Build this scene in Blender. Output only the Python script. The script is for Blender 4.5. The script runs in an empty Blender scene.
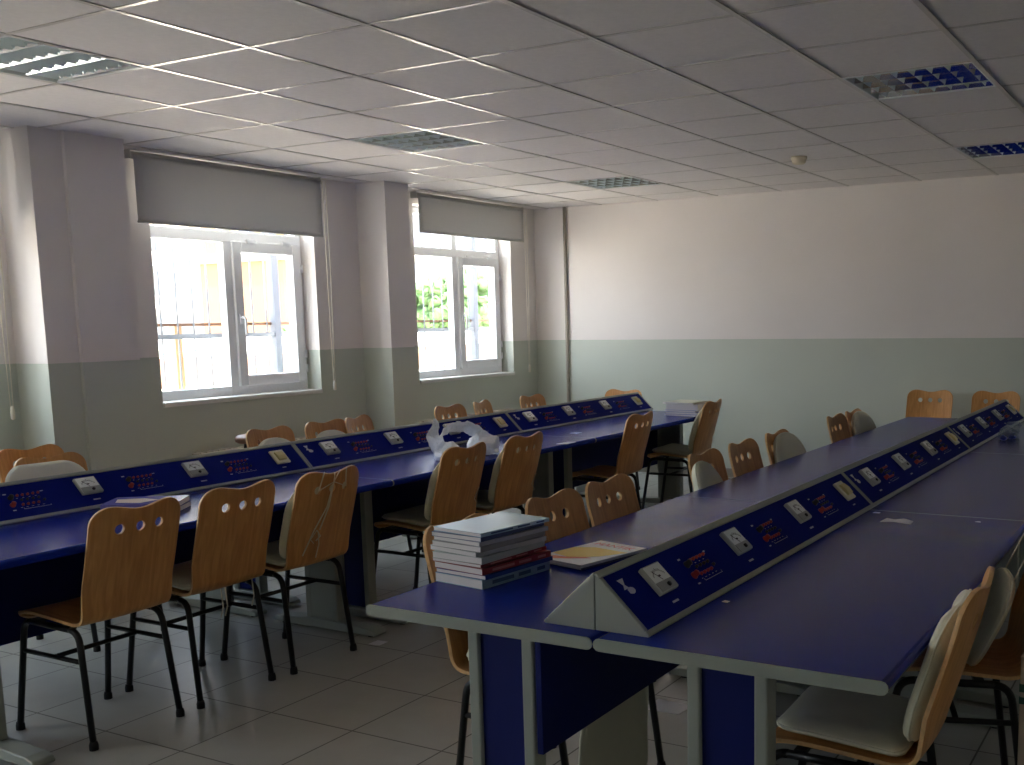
import bpy, bmesh, math, random
from mathutils import Vector, Matrix
random.seed(7)
PI = math.pi
C = bpy.context.scene.collection
sc = bpy.context.scene

# ------------------------------------------------------------------ materials
def new_mat(name):
    m = bpy.data.materials.new(name); m.use_nodes = True
    nt = m.node_tree; nt.nodes.clear()
    o = nt.nodes.new('ShaderNodeOutputMaterial')
    b = nt.nodes.new('ShaderNodeBsdfPrincipled')
    nt.links.new(b.outputs[0], o.inputs[0])
    return m, nt, b
def lin(c):
    return tuple(((v/255)/12.92 if v/255 <= .04045 else ((v/255+.055)/1.055)**2.4) for v in c) + (1,)
def mat(name, rgb, rough=.5, metal=0., spec=.5, noise=0., nscale=30., bump=0., bscale=200., stretch=None):
    m, nt, b = new_mat(name)
    col = lin(rgb)
    b.inputs['Base Color'].default_value = col
    b.inputs['Roughness'].default_value = rough
    b.inputs['Metallic'].default_value = metal
    b.inputs['Specular IOR Level'].default_value = spec
    tc = nt.nodes.new('ShaderNodeTexCoord')
    vec = tc.outputs['Object']
    if stretch:
        mp = nt.nodes.new('ShaderNodeMapping'); mp.inputs['Scale'].default_value = stretch
        nt.links.new(vec, mp.inputs[0]); vec = mp.outputs[0]
    if noise:
        n = nt.nodes.new('ShaderNodeTexNoise'); n.inputs['Scale'].default_value = nscale; n.inputs['Detail'].default_value = 4
        nt.links.new(vec, n.inputs['Vector'])
        r = nt.nodes.new('ShaderNodeMapRange'); r.inputs[1].default_value = .3; r.inputs[2].default_value = .7
        r.inputs[3].default_value = 1-noise; r.inputs[4].default_value = 1+noise
        nt.links.new(n.outputs['Fac'], r.inputs[0])
        mx = nt.nodes.new('ShaderNodeVectorMath'); mx.operation = 'SCALE'
        mx.inputs[0].default_value = col[:3]
        nt.links.new(r.outputs[0], mx.inputs['Scale'])
        nt.links.new(mx.outputs[0], b.inputs['Base Color'])
    if bump:
        n2 = nt.nodes.new('ShaderNodeTexNoise'); n2.inputs['Scale'].default_value = bscale
        nt.links.new(vec, n2.inputs['Vector'])
        bp = nt.nodes.new('ShaderNodeBump'); bp.inputs['Strength'].default_value = bump; bp.inputs['Distance'].default_value = .002
        nt.links.new(n2.outputs['Fac'], bp.inputs['Height']); nt.links.new(bp.outputs[0], b.inputs['Normal'])
    return m
def wall_mat(name, upper, dado, zsplit):
    m, nt, b = new_mat(name)
    g = nt.nodes.new('ShaderNodeNewGeometry'); s = nt.nodes.new('ShaderNodeSeparateXYZ')
    nt.links.new(g.outputs['Position'], s.inputs[0])
    lt = nt.nodes.new('ShaderNodeMath'); lt.operation = 'LESS_THAN'; lt.inputs[1].default_value = zsplit
    nt.links.new(s.outputs['Z'], lt.inputs[0])
    mx = nt.nodes.new('ShaderNodeMix'); mx.data_type = 'RGBA'
    mx.inputs['A'].default_value = lin(upper); mx.inputs['B'].default_value = lin(dado)
    nt.links.new(lt.outputs[0], mx.inputs['Factor'])
    n = nt.nodes.new('ShaderNodeTexNoise'); n.inputs['Scale'].default_value = 1.3; n.inputs['Detail'].default_value = 5
    nt.links.new(g.outputs['Position'], n.inputs['Vector'])
    r = nt.nodes.new('ShaderNodeMapRange'); r.inputs[1].default_value = .3; r.inputs[2].default_value = .7; r.inputs[3].default_value = .97; r.inputs[4].default_value = 1.03
    nt.links.new(n.outputs['Fac'], r.inputs[0])
    sm = nt.nodes.new('ShaderNodeVectorMath'); sm.operation = 'SCALE'
    nt.links.new(mx.outputs['Result'], sm.inputs[0]); nt.links.new(r.outputs[0], sm.inputs['Scale'])
    nt.links.new(sm.outputs[0], b.inputs['Base Color'])
    # dado is an oil paint: glossier than the matt upper wall
    r2 = nt.nodes.new('ShaderNodeMapRange'); r2.inputs[3].default_value = .75; r2.inputs[4].default_value = .45
    nt.links.new(lt.outputs[0], r2.inputs[0]); nt.links.new(r2.outputs[0], b.inputs['Roughness'])
    n2 = nt.nodes.new('ShaderNodeTexNoise'); n2.inputs['Scale'].default_value = 90
    nt.links.new(g.outputs['Position'], n2.inputs['Vector'])
    bp = nt.nodes.new('ShaderNodeBump'); bp.inputs['Strength'].default_value = .12; bp.inputs['Distance'].default_value = .002
    nt.links.new(n2.outputs['Fac'], bp.inputs['Height']); nt.links.new(bp.outputs[0], b.inputs['Normal'])
    return m
def floor_mat():
    m, nt, b = new_mat('ceramic_floor_tiles')
    g = nt.nodes.new('ShaderNodeNewGeometry')
    mp = nt.nodes.new('ShaderNodeMapping'); mp.inputs['Location'].default_value = (3.067, -2.743, 0)
    nt.links.new(g.outputs['Position'], mp.inputs[0])
    br = nt.nodes.new('ShaderNodeTexBrick'); br.offset = 0; br.squash = 1
    br.inputs['Scale'].default_value = 1; br.inputs['Brick Width'].default_value = .4065; br.inputs['Row Height'].default_value = .4065
    br.inputs['Mortar Size'].default_value = .0035; br.inputs['Mortar Smooth'].default_value = .1; br.inputs['Bias'].default_value = 0
    br.inputs['Color1'].default_value = lin((174, 174, 167)); br.inputs['Color2'].default_value = lin((167, 167, 160)); br.inputs['Mortar'].default_value = lin((84, 80, 74))
    nt.links.new(mp.outputs[0], br.inputs['Vector'])
    n = nt.nodes.new('ShaderNodeTexNoise'); n.inputs['Scale'].default_value = 6; n.inputs['Detail'].default_value = 6
    nt.links.new(g.outputs['Position'], n.inputs['Vector'])
    r = nt.nodes.new('ShaderNodeMapRange'); r.inputs[1].default_value = .3; r.inputs[2].default_value = .7; r.inputs[3].default_value = .93; r.inputs[4].default_value = 1.05
    nt.links.new(n.outputs['Fac'], r.inputs[0])
    sm = nt.nodes.new('ShaderNodeVectorMath'); sm.operation = 'SCALE'
    nt.links.new(br.outputs['Color'], sm.inputs[0]); nt.links.new(r.outputs[0], sm.inputs['Scale'])
    nt.links.new(sm.outputs[0], b.inputs['Base Color'])
    b.inputs['Roughness'].default_value = .3
    bp = nt.nodes.new('ShaderNodeBump'); bp.inputs['Strength'].default_value = .4; bp.inputs['Distance'].default_value = .002; bp.invert = True
    nt.links.new(br.outputs['Fac'], bp.inputs['Height']); nt.links.new(bp.outputs[0], b.inputs['Normal'])
    return m
def wood_mat(name, c1, c2, rough=.38):
    m, nt, b = new_mat(name)
    tc = nt.nodes.new('ShaderNodeTexCoord'); mp = nt.nodes.new('ShaderNodeMapping'); mp.inputs['Scale'].default_value = (9, 1.2, 1.0)
    nt.links.new(tc.outputs['Object'], mp.inputs[0])
    n = nt.nodes.new('ShaderNodeTexNoise'); n.inputs['Scale'].default_value = 6; n.inputs['Detail'].default_value = 6; n.inputs['Distortion'].default_value = .6
    nt.links.new(mp.outputs[0], n.inputs['Vector'])
    cr = nt.nodes.new('ShaderNodeValToRGB'); cr.color_ramp.elements[0].position = .35; cr.color_ramp.elements[1].position = .68
    cr.color_ramp.elements[0].color = lin(c1); cr.color_ramp.elements[1].color = lin(c2)
    nt.links.new(n.outputs['Fac'], cr.inputs[0]); nt.links.new(cr.outputs[0], b.inputs['Base Color'])
    b.inputs['Roughness'].default_value = rough
    return m
def glass_mat(name, tint=(1, 1, 1, 1), refl=.06):
    m = bpy.data.materials.new(name); m.use_nodes = True; nt = m.node_tree; nt.nodes.clear()
    o = nt.nodes.new('ShaderNodeOutputMaterial'); t = nt.nodes.new('ShaderNodeBsdfTransparent'); t.inputs[0].default_value = tint
    g = nt.nodes.new('ShaderNodeBsdfGlossy'); g.inputs['Roughness'].default_value = .03
    lw = nt.nodes.new('ShaderNodeLayerWeight'); pw = nt.nodes.new('ShaderNodeMath'); pw.operation = 'POWER'; pw.inputs[1].default_value = 5
    f = nt.nodes.new('ShaderNodeMath'); f.operation = 'MULTIPLY_ADD'; f.inputs[1].default_value = .9; f.inputs[2].default_value = .03
    nt.links.new(lw.outputs['Facing'], pw.inputs[0]); nt.links.new(pw.outputs[0], f.inputs[0])
    mx = nt.nodes.new('ShaderNodeMixShader')
    nt.links.new(f.outputs[0], mx.inputs[0]); nt.links.new(t.outputs[0], mx.inputs[1]); nt.links.new(g.outputs[0], mx.inputs[2]); nt.links.new(mx.outputs[0], o.inputs[0])
    return m
def film_mat(name, rgb, alpha, rough=.3):
    m, nt, b = new_mat(name)
    b.inputs['Base Color'].default_value = lin(rgb); b.inputs['Roughness'].default_value = rough
    b.inputs['Alpha'].default_value = alpha
    return m
def cloth_mat(name, rgb):
    m, nt, b = new_mat(name)
    b.inputs['Base Color'].default_value = lin(rgb); b.inputs['Roughness'].default_value = .9
    b.inputs['Sheen Weight'].default_value = .15
    tc = nt.nodes.new('ShaderNodeTexCoord'); w = nt.nodes.new('ShaderNodeTexNoise'); w.inputs['Scale'].default_value = 420
    nt.links.new(tc.outputs['Object'], w.inputs['Vector'])
    w2 = nt.nodes.new('ShaderNodeTexNoise'); w2.inputs['Scale'].default_value = 14; nt.links.new(tc.outputs['Object'], w2.inputs['Vector'])
    ad = nt.nodes.new('ShaderNodeMath'); ad.operation = 'MULTIPLY_ADD'; ad.inputs[1].default_value = 4.
    nt.links.new(w2.outputs['Fac'], ad.inputs[0]); nt.links.new(w.outputs['Fac'], ad.inputs[2])
    bp = nt.nodes.new('ShaderNodeBump'); bp.inputs['Strength'].default_value = .35; bp.inputs['Distance'].default_value = .002
    nt.links.new(ad.outputs[0], bp.inputs['Height']); nt.links.new(bp.outputs[0], b.inputs['Normal'])
    return m

def blind_mat(name, rgb):
    m = bpy.data.materials.new(name); m.use_nodes = True; nt = m.node_tree; nt.nodes.clear()
    o = nt.nodes.new('ShaderNodeOutputMaterial'); d = nt.nodes.new('ShaderNodeBsdfDiffuse'); t = nt.nodes.new('ShaderNodeBsdfTranslucent')
    tc = nt.nodes.new('ShaderNodeTexCoord'); w = nt.nodes.new('ShaderNodeTexNoise'); w.inputs['Scale'].default_value = 300
    nt.links.new(tc.outputs['Object'], w.inputs['Vector'])
    r = nt.nodes.new('ShaderNodeMapRange'); r.inputs[3].default_value = .94; r.inputs[4].default_value = 1.0; nt.links.new(w.outputs['Fac'], r.inputs[0])
    sm = nt.nodes.new('ShaderNodeVectorMath'); sm.operation = 'SCALE'; sm.inputs[0].default_value = lin(rgb)[:3]; nt.links.new(r.outputs[0], sm.inputs['Scale'])
    nt.links.new(sm.outputs[0], d.inputs[0]); nt.links.new(sm.outputs[0], t.inputs[0])
    mx = nt.nodes.new('ShaderNodeMixShader'); mx.inputs[0].default_value = .2
    nt.links.new(d.outputs[0], mx.inputs[1]); nt.links.new(t.outputs[0], mx.inputs[2]); nt.links.new(mx.outputs[0], o.inputs[0])
    return m

M = dict(
    wall=wall_mat('painted_wall', (232, 226, 222), (194, 200, 188), 1.262),
    floor=floor_mat(),
    tile=mat('ceiling_tile', (226, 221, 218), .85, noise=.03, nscale=40, bump=.25, bscale=350),
    tbar=mat('ceiling_grid_bar', (196, 190, 184), .32, metal=.55),
    pvc=mat('white_pvc', (235, 237, 240), .35),
    gasket=mat('grey_gasket', (110, 112, 116), .6),
    glass=glass_mat('window_glass'),
    blind=blind_mat('blind_fabric', (206, 205, 202)),
    blindmetal=mat('blind_rail', (206, 203, 194), .4),
    chain=mat('bead_chain', (226, 220, 200), .4),
    sill=mat('sill_stone', (222, 220, 214), .4, noise=.03),
    desk=mat('blue_laminate', (14, 38, 140), .22, spec=.1, noise=.04, nscale=300, bump=.06, bscale=260),
    deskedge=mat('blue_postformed_edge', (14, 34, 126), .3, spec=.2),
    panel=mat('navy_panel', (12, 24, 92), .5, spec=.2),
    gray=mat('gray_lacquer', (150, 156, 147), .42),
    graydark=mat('gray_edge_band', (142, 150, 141), .5),
    plate=mat('console_plate', (12, 28, 120), .6, spec=.04, noise=.03, nscale=200),
    dial=mat('meter_dial', (234, 240, 238), .4),
    bezel=mat('meter_cover', (192, 198, 194), .25),
    meterlow=mat('meter_lower_cover', (158, 162, 158), .35),
    ink=mat('black_ink', (18, 18, 20), .5),
    white=mat('white_print', (196, 198, 204), .6),
    redp=mat('red_plastic', (156, 42, 34), .35),
    blackp=mat('black_plastic', (16, 16, 18), .4),
    cream=mat('cream_plastic', (224, 220, 196), .4),
    rocker=mat('yellowed_plastic', (214, 200, 140), .4),
    wood=wood_mat('beech_plywood', (188, 132, 72), (213, 158, 94)),
    woodedge=mat('plywood_edge', (214, 172, 118), .5, noise=.1, nscale=80),
    steel=mat('black_tube', (15, 15, 17), .38),
    cap=mat('rubber_foot', (11, 11, 12), .7),
    cushion=cloth_mat('beige_cushion_cloth', (220, 218, 192)),
    piping=cloth_mat('cushion_piping_cloth', (226, 226, 204)),
    tie=cloth_mat('cotton_tie', (216, 208, 184)),
    paper=mat('book_pages', (226, 222, 220), .8, noise=.06, nscale=60, stretch=(1, 1, 60)),
    concrete=mat('outside_paving', (224, 210, 190), .9, noise=.1, nscale=2),
    brown=mat('brown_rail', (120, 84, 62), .6),
    bars=mat('grey_bars', (120, 124, 130), .5),
    rad=mat('radiator_enamel', (206, 202, 186), .4),
    alu=mat('louvre_aluminium', (236, 240, 242), .14, metal=1.),
    lamella=mat('lamella_lacquer', (240, 250, 250), .35, metal=.25),
    tube=mat('unlit_tube', (238, 240, 240), .35),
    lightbox=mat('luminaire_housing', (215, 218, 216), .4),
    detector=mat('detector_plastic', (226, 214, 184), .5),
    bag=film_mat('thin_white_polythene', (238, 243, 250), .88, .35),
    clear=film_mat('clear_film', (205, 225, 240), .32, .08),
    bluep=mat('blue_plastic', (30, 50, 140), .3),
)

# ------------------------------------------------------------------ mesh helpers
class MB:
    """collects shapes into one mesh; several materials by slot"""
    def __init__(s, *mats): s.v = []; s.f = []; s.mi = []; s.mats = list(mats); s.smooth = []
    def add(s, vs, fs, mi=0, smooth=False):
        o = len(s.v); s.v += [tuple(v) for v in vs]
        for f in fs: s.f.append(tuple(i+o for i in f)); s.mi.append(mi); s.smooth.append(smooth)
    def box(s, x0, x1, y0, y1, z0, z1, mi=0, T=None):
        vs = [(x, y, z) for x in (x0, x1) for y in (y0, y1) for z in (z0, z1)]
        if T: vs = [T @ Vector(v) for v in vs]
        s.add(vs, [(0, 1, 3, 2), (4, 6, 7, 5), (0, 4, 5, 1), (2, 3, 7, 6), (0, 2, 6, 4), (1, 5, 7, 3)], mi)
    def tube(s, pts, r, n=10, mi=0, cap=True, closed=False, flat=1.):
        pts = [Vector(p) for p in pts]; k = len(pts); vs = []
        rs = r if isinstance(r, (list, tuple)) else [r]*k
        up = None
        for i, p in enumerate(pts):
            a = pts[i-1] if (i > 0 or closed) else p; b = pts[(i+1) % k] if (i < k-1 or closed) else p
            t = (b-a).normalized()
            if up is None:
                up = Vector((0, 0, 1)) if abs(t.z) < .9 else Vector((1, 0, 0))
            u = (up - t*up.dot(t)).normalized(); w = t.cross(u); up = u
            for j in range(n):
                an = 2*PI*j/n; vs.append(p + (u*math.cos(an)*flat + w*math.sin(an))*rs[i])
        fs = []
        for i in range(k if closed else k-1):
            for j in range(n):
                a = i*n+j; b = i*n+(j+1) % n; c = ((i+1) % k)*n+(j+1) % n; d = ((i+1) % k)*n+j
                fs.append((a, b, c, d))
        s.add(vs, fs, mi, True)
        if cap and not closed:
            o = len(s.v)-len(vs)
            s.f.append(tuple(o+j for j in reversed(range(n)))); s.mi.append(mi); s.smooth.append(False)
            s.f.append(tuple(o+(k-1)*n+j for j in range(n))); s.mi.append(mi); s.smooth.append(False)
    def prism(s, poly, axis, a0, a1, mi=0, smooth=False):
        """poly: 2D points; axis 'x','y','z' extrusion"""
        def P(p, a):
            return {'x': (a, p[0], p[1]), 'y': (p[0], a, p[1]), 'z': (p[0], p[1], a)}[axis]
        n = len(poly); vs = [P(p, a0) for p in poly]+[P(p, a1) for p in poly]
        fs = [(i, (i+1) % n, n+(i+1) % n, n+i) for i in range(n)]
        s.add(vs, fs, mi, smooth)
        o = len(s.v)-2*n
        s.f.append(tuple(o+i for i in reversed(range(n)))); s.mi.append(mi); s.smooth.append(False)
        s.f.append(tuple(o+n+i for i in range(n))); s.mi.append(mi); s.smooth.append(False)
    def lathe(s, prof, center=(0, 0, 0), n=16, mi=0, T=None):
        vs = []
        for r, z in prof:
            for j in range(n): vs.append(Vector((r*math.cos(2*PI*j/n), r*math.sin(2*PI*j/n), z)))
        vs = [(T @ v if T else v)+Vector(center) for v in vs]
        fs = [(i*n+j, i*n+(j+1) % n, (i+1)*n+(j+1) % n, (i+1)*n+j) for i in range(len(prof)-1) for j in range(n)]
        s.add(vs, fs, mi, True)
    def mesh(s, name):
        me = bpy.data.meshes.new(name); me.from_pydata(s.v, [], s.f); 
        for m in s.mats: me.materials.append(m)
        me.polygons.foreach_set('material_index', s.mi); me.polygons.foreach_set('use_smooth', s.smooth)
        bm = bmesh.new(); bm.from_mesh(me); bmesh.ops.recalc_face_normals(bm, faces=bm.faces); bm.to_mesh(me); bm.free()
        me.update(); return me
def link(name, data, parent=None, loc=(0, 0, 0), rot=(0, 0, 0)):
    o = bpy.data.objects.new(name, data); C.objects.link(o)
    o.location = loc; o.rotation_euler = rot
    if parent: o.parent = parent
    return o
def obj(name, mb, parent=None, loc=(0, 0, 0), rot=(0, 0, 0), bevel=0, seg=2, subsurf=0, solid=0):
    o = link(name, mb.mesh(name) if isinstance(mb, MB) else mb, parent, loc, rot)
    if solid:
        d = o.modifiers.new('solid', 'SOLIDIFY'); d.thickness = solid; d.offset = 0
    if bevel:
        d = o.modifiers.new('bevel', 'BEVEL'); d.width = bevel; d.segments = seg; d.limit_method = 'ANGLE'; d.angle_limit = math.radians(35)
    if subsurf:
        d = o.modifiers.new('sub', 'SUBSURF'); d.levels = d.render_levels = subsurf
    return o
def tag(o, label=None, cat=None, group=None, kind=None):
    if label: o['label'] = label
    if cat: o['category'] = cat
    if group: o['group'] = group
    if kind: o['kind'] = kind
    return o
def thing(name, label, cat, loc=(0, 0, 0), rz=0, group=None, kind=None):
    o = link(name, None, None, loc, (0, 0, rz)); o.empty_display_size = .05
    return tag(o, label, cat, group, kind)
def struct(name, mb, label, cat, **k):
    o = obj(name, mb, **k); return tag(o, label, cat, kind='structure')
def baked(o):
    """mesh of o with its modifiers applied"""
    dg = bpy.context.evaluated_depsgraph_get(); dg.update()
    me = bpy.data.meshes.new_from_object(o.evaluated_get(dg)); return me
def copy_tree(o, parent=None):
    c = o.copy(); C.objects.link(c)
    if parent: c.parent = parent
    for ch in [x for x in bpy.data.objects if x.parent == o]: copy_tree(ch, c)
    return c

# ------------------------------------------------------------------ room
H = 2.532                       # ceiling height
XL, YB = -5.93, 8.95            # window wall, back wall
XR, YF = 2.6, -4.2
GX, GY = -3.9646, 2.5115        # ceiling grid origin
G = .6
fl = MB(M['floor']); fl.box(XL-.3, XR+.2, YF-.2, YB+.2, -.12, 0)
struct('floor', fl, 'pale beige ceramic tile floor of the classroom', 'floor')
LIGHTS = [(-1, 0), (-1, 4), (-1, 8), (4, 4), (4, 8)]
ce = MB(M['tile'], M['tbar'])
i0, i1 = -4, 11; j0, j1 = -12, 11
for i in range(i0, i1):
    for j in range(j0, j1):
        if (i, j) in LIGHTS: continue
        x0 = max(GX+i*G, XL); x1 = min(GX+(i+1)*G, XR); y0 = max(GY+j*G, YF); y1 = min(GY+(j+1)*G, YB)
        if x1-x0 < .002 or y1-y0 < .002: continue
        dz = random.uniform(-.0006, .0006)
        ce.box(x0, x1, y0, y1, H+.003+dz, H+.016, 0)
for i in range(i0, i1+1):
    x = GX+i*G
    if XL < x < XR: ce.box(x-.011, x+.011, YF, YB, H-.001, H+.004, 1)
for j in range(j0, j1+1):
    y = GY+j*G
    if YF < y < YB: ce.box(XL, XR, y-.009, y+.009, H, H+.0045, 1)
ce.box(XL-.3, XR+.2, YF-.2, YB+.2, H+.25, H+.35, 0)
struct('ceiling', ce, 'suspended ceiling of pale square tiles in a white metal grid', 'ceiling')

WT = .27
def wall_with_holes(mb, x0, x1, y0, y1, z0, z1, holes):
    """holes: list of (ya,yb,za,zb), sorted"""
    y = y0
    for a, b, za, zb in holes:
        mb.box(x0, x1, y, a, z0, z1); mb.box(x0, x1, a, b, z0, za); mb.box(x0, x1, a, b, zb, z1); y = b
    mb.box(x0, x1, y, y1, z0, z1)
WIN = [(-3.07, -1.665), (-.52, .885), (2.02, 3.425), (4.58, 5.985), (7.13, 8.535)]  # first two are unseen, added along the wall to bring in fill light
SZ, TZ = .955, 2.44
wl = MB(M['wall']); wall_with_holes(wl, XL-WT, XL, YF-.2, YB+.2, 0, H+.3, [(a, b, SZ, TZ) for a, b in WIN])
struct('wall_left', wl, 'window wall in off-white paint over a grey-green dado', 'wall')
wb = MB(M['wall']); wb.box(XL, XR, YB, YB+.2, 0, H+.3)
struct('wall_back', wb, 'plain back wall, cream above and grey-green below', 'wall')
wr = MB(M['wall']); wr.box(XR, XR+.2, YF-.2, YB+.2, 0, H+.3); struct('wall_right', wr, 'plain painted wall at the right side of the room', 'wall')
wf = MB(M['wall']); wf.box(XL, XR, YF-.2, YF, 0, H+.3); struct('wall_front', wf, 'plain painted wall behind the viewer', 'wall')
c1 = MB(M['wall']); c1.box(XL-.02, -5.64, 3.64, 4.20, 0, H+.02)
struct('column_1', c1, 'wide square column left of the nearer window', 'column')
c1b = MB(M['wall']); c1b.box(-5.66, -5.615, 3.83, 4.20, 0, H+.02)
struct('column_2', c1b, 'shallow plastered casing on the face of the wide column', 'column')
c2 = MB(M['wall']); c2.box(XL-.02, -5.64, 6.46, 6.735, 0, H+.02)
struct('column_3', c2, 'square column between the two windows', 'column')
pp = MB(mat('pipe_paint', (168, 160, 146), .5)); pp.tube([(-5.565, YB-.016, 0), (-5.565, YB-.016, H+.01)], .017, 14)
struct('trim_1', pp, 'slim painted vertical pipe at the left end of the back wall', 'pipe')
bb = MB(mat('skirting_tile', (140, 134, 122), .4)); bb.box(XL, XR, YB-.012, YB+.001, 0, .08)
struct('baseboard_back', bb, 'low tile skirting along the back wall', 'baseboard')
bb = MB(mat('skirting_tile_left', (140, 134, 122), .4)); bb.box(XL-.001, XL+.012, YF, 3.64, 0, .08); bb.box(XL-.001, XL+.012, 4.2, 6.46, 0, .08); bb.box(XL-.001, XL+.012, 6.735, YB, 0, .08)
struct('baseboard_left', bb, 'low tile skirting under the windows', 'baseboard')

# windows
WLAB = ['white PVC window behind the viewer, farther one', 'white PVC window beside the viewer', 'white PVC window left of the wide column, outside the frame',
        'white PVC window with security bars, nearer one', 'white PVC window with security bars, by the back corner']
XW0, XW1 = -6.13, -6.07
for n, (a, b) in enumerate(WIN):
    w = thing('window_%d' % (n+1), WLAB[n], 'window', (XL, (a+b)/2, SZ), kind='structure')
    oy, oz, ox = (a+b)/2, SZ, XL
    def B(mb, x0, x1, y0, y1, z0, z1, mi=0): mb.box(x0-ox, x1-ox, y0-oy, y1-oy, z0-oz, z1-oz, mi)
    fr = MB(M['pvc']); ft = .055
    mid = a+.715; TR0, TR1 = 2.03, 2.105
    B(fr, XW0-.001, XW1+.001, a, a+ft, SZ, TZ); B(fr, XW0-.001, XW1+.001, b-ft, b, SZ, TZ)
    B(fr, XW0, XW1, a, b, SZ+.01, SZ+.075); B(fr, XW0, XW1, a, b, TZ-ft, TZ)
    B(fr, XW0-.002, XW1+.002, mid-.035, mid+.035, SZ+.001, TZ-.001); B(fr, XW0-.004, XW1+.004, a+.02, b-.02, TR0, TR1)
    obj('window_frame', fr, w, bevel=.005)
    gk = MB(M['gasket']); B(gk, XW1-.002, XW1+.0016, mid+.036, b-.05, SZ+.074, SZ+.086); B(gk, XW1-.002, XW1+.0016, mid+.030, mid+.040, SZ+.08, TR0)
    obj('gasket', gk, w)
    # opening casement
    sa, sb, s0, s1 = mid+.03, b-.03, SZ+.07, TR0+.01
    sx0, sx1 = XW0+.01, XW1+.022
    sh = MB(M['pvc']); st = .075
    B(sh, sx0, sx1, sa, sa+st, s0, s1); B(sh, sx0, sx1, sb-st, sb, s0, s1); B(sh, sx0, sx1, sa+st, sb-st, s0, s0+st); B(sh, sx0, sx1, sa+st, sb-st, s1-st, s1)
    so = obj('casement', sh, w, bevel=.006)
    hd = MB(M['pvc']); hy, hz = sa+.037-oy, 1.50-oz
    hx = sx1-ox
    hd.box(hx, hx+.012, hy-.014, hy+.014, hz-.035, hz+.035)
    hd.tube([(hx+.01, hy, hz+.01), (hx+.04, hy, hz+.01), (hx+.048, hy, hz-.01), (hx+.046, hy, hz-.11)], .009, 8)
    obj('window_handle', hd, so, bevel=.003)
    hg = MB(M['pvc'])
    for yy in (sa+.16, sb-.14): hg.box(sx1-ox-.01, sx1-ox+.01, yy-oy-.035, yy-oy+.035, s1-oz-.012, s1-oz+.018)
    obj('top_hinge', hg, so, bevel=.003)
    hs = MB(M['pvc'])
    for zz in (SZ+.17, SZ+.28, 1.87): hs.tube([(sx1-ox, sb+.004-oy, zz-.03-oz), (sx1-ox, sb+.004-oy, zz+.03-oz)], .011, 8)
    obj('side_hinge', hs, so)
    for nm, ya, yb, za, zb in (('fixed_pane', a+ft, mid-.035, SZ+.075, TR0), ('top_pane', a+ft, mid-.035, TR1, TZ-ft), ('top_pane', mid+.035, b-ft, TR1, TZ-ft)):
        g = MB(M['glass']); B(g, -6.103, -6.099, ya-.003, yb+.003, za-.003, zb+.003); obj(nm, g, w)
    g = MB(M['glass']); B(g, -6.103, -6.099, sa+st-.003, sb-st+.003, s0+st-.003, s1-st+.003); obj('casement_pane', g, w)
    sl = MB(M['sill']); B(sl, XW1, XL+.015, a+.002, b-.002, SZ-.018, SZ+.012)
    obj('window_sill', sl, w, bevel=.004)
    ol = MB(M['sill']); B(ol, XL-WT-.05, XW0, a, b, SZ-.02, SZ+.005); obj('outer_sill', ol, w)

# security bars outside the windows
for n, (a, b) in enumerate(WIN):
    if n < 2: continue
    g = thing('security_grille', ['', '', 'grey security grille outside the window left of the wide column', 'grey security grille outside the nearer window', 'grey security grille outside the window by the back corner'][n], 'security bars', (-6.4, (a+b)/2, .6), group='grilles outside the windows')
    oy = (a+b)/2
    nb = 14
    for k in range(nb):
        y = a-.28+k*.135-oy
        m = MB(M['bars']); m.tube([(0, y, 0), (0, y, 2.0)], .0065, 8); obj('bar', m, g)
    m = MB(M['bars']); m.box(-.02, .02, a-.4-oy, b+.4-oy, .765, .80); obj('rail', m, g)
    m = MB(M['brown']); m.box(-.05, -.01, a-.4-oy, b+.4-oy, .855, .875); obj('upper_rail', m, g)
    m = MB(mat('grille_post_paint', (92, 98, 110), .5)); m.box(-.03, .03, b+.02-oy-.03, b+.05-oy, -.6, 2.0); obj('post', m, g)
    m = MB(mat('timber_post', (190, 150, 110), .7)); m.box(-.16, -.10, a+.58-oy, a+.64-oy, -.6, .86); obj('support_post', m, g)

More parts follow.
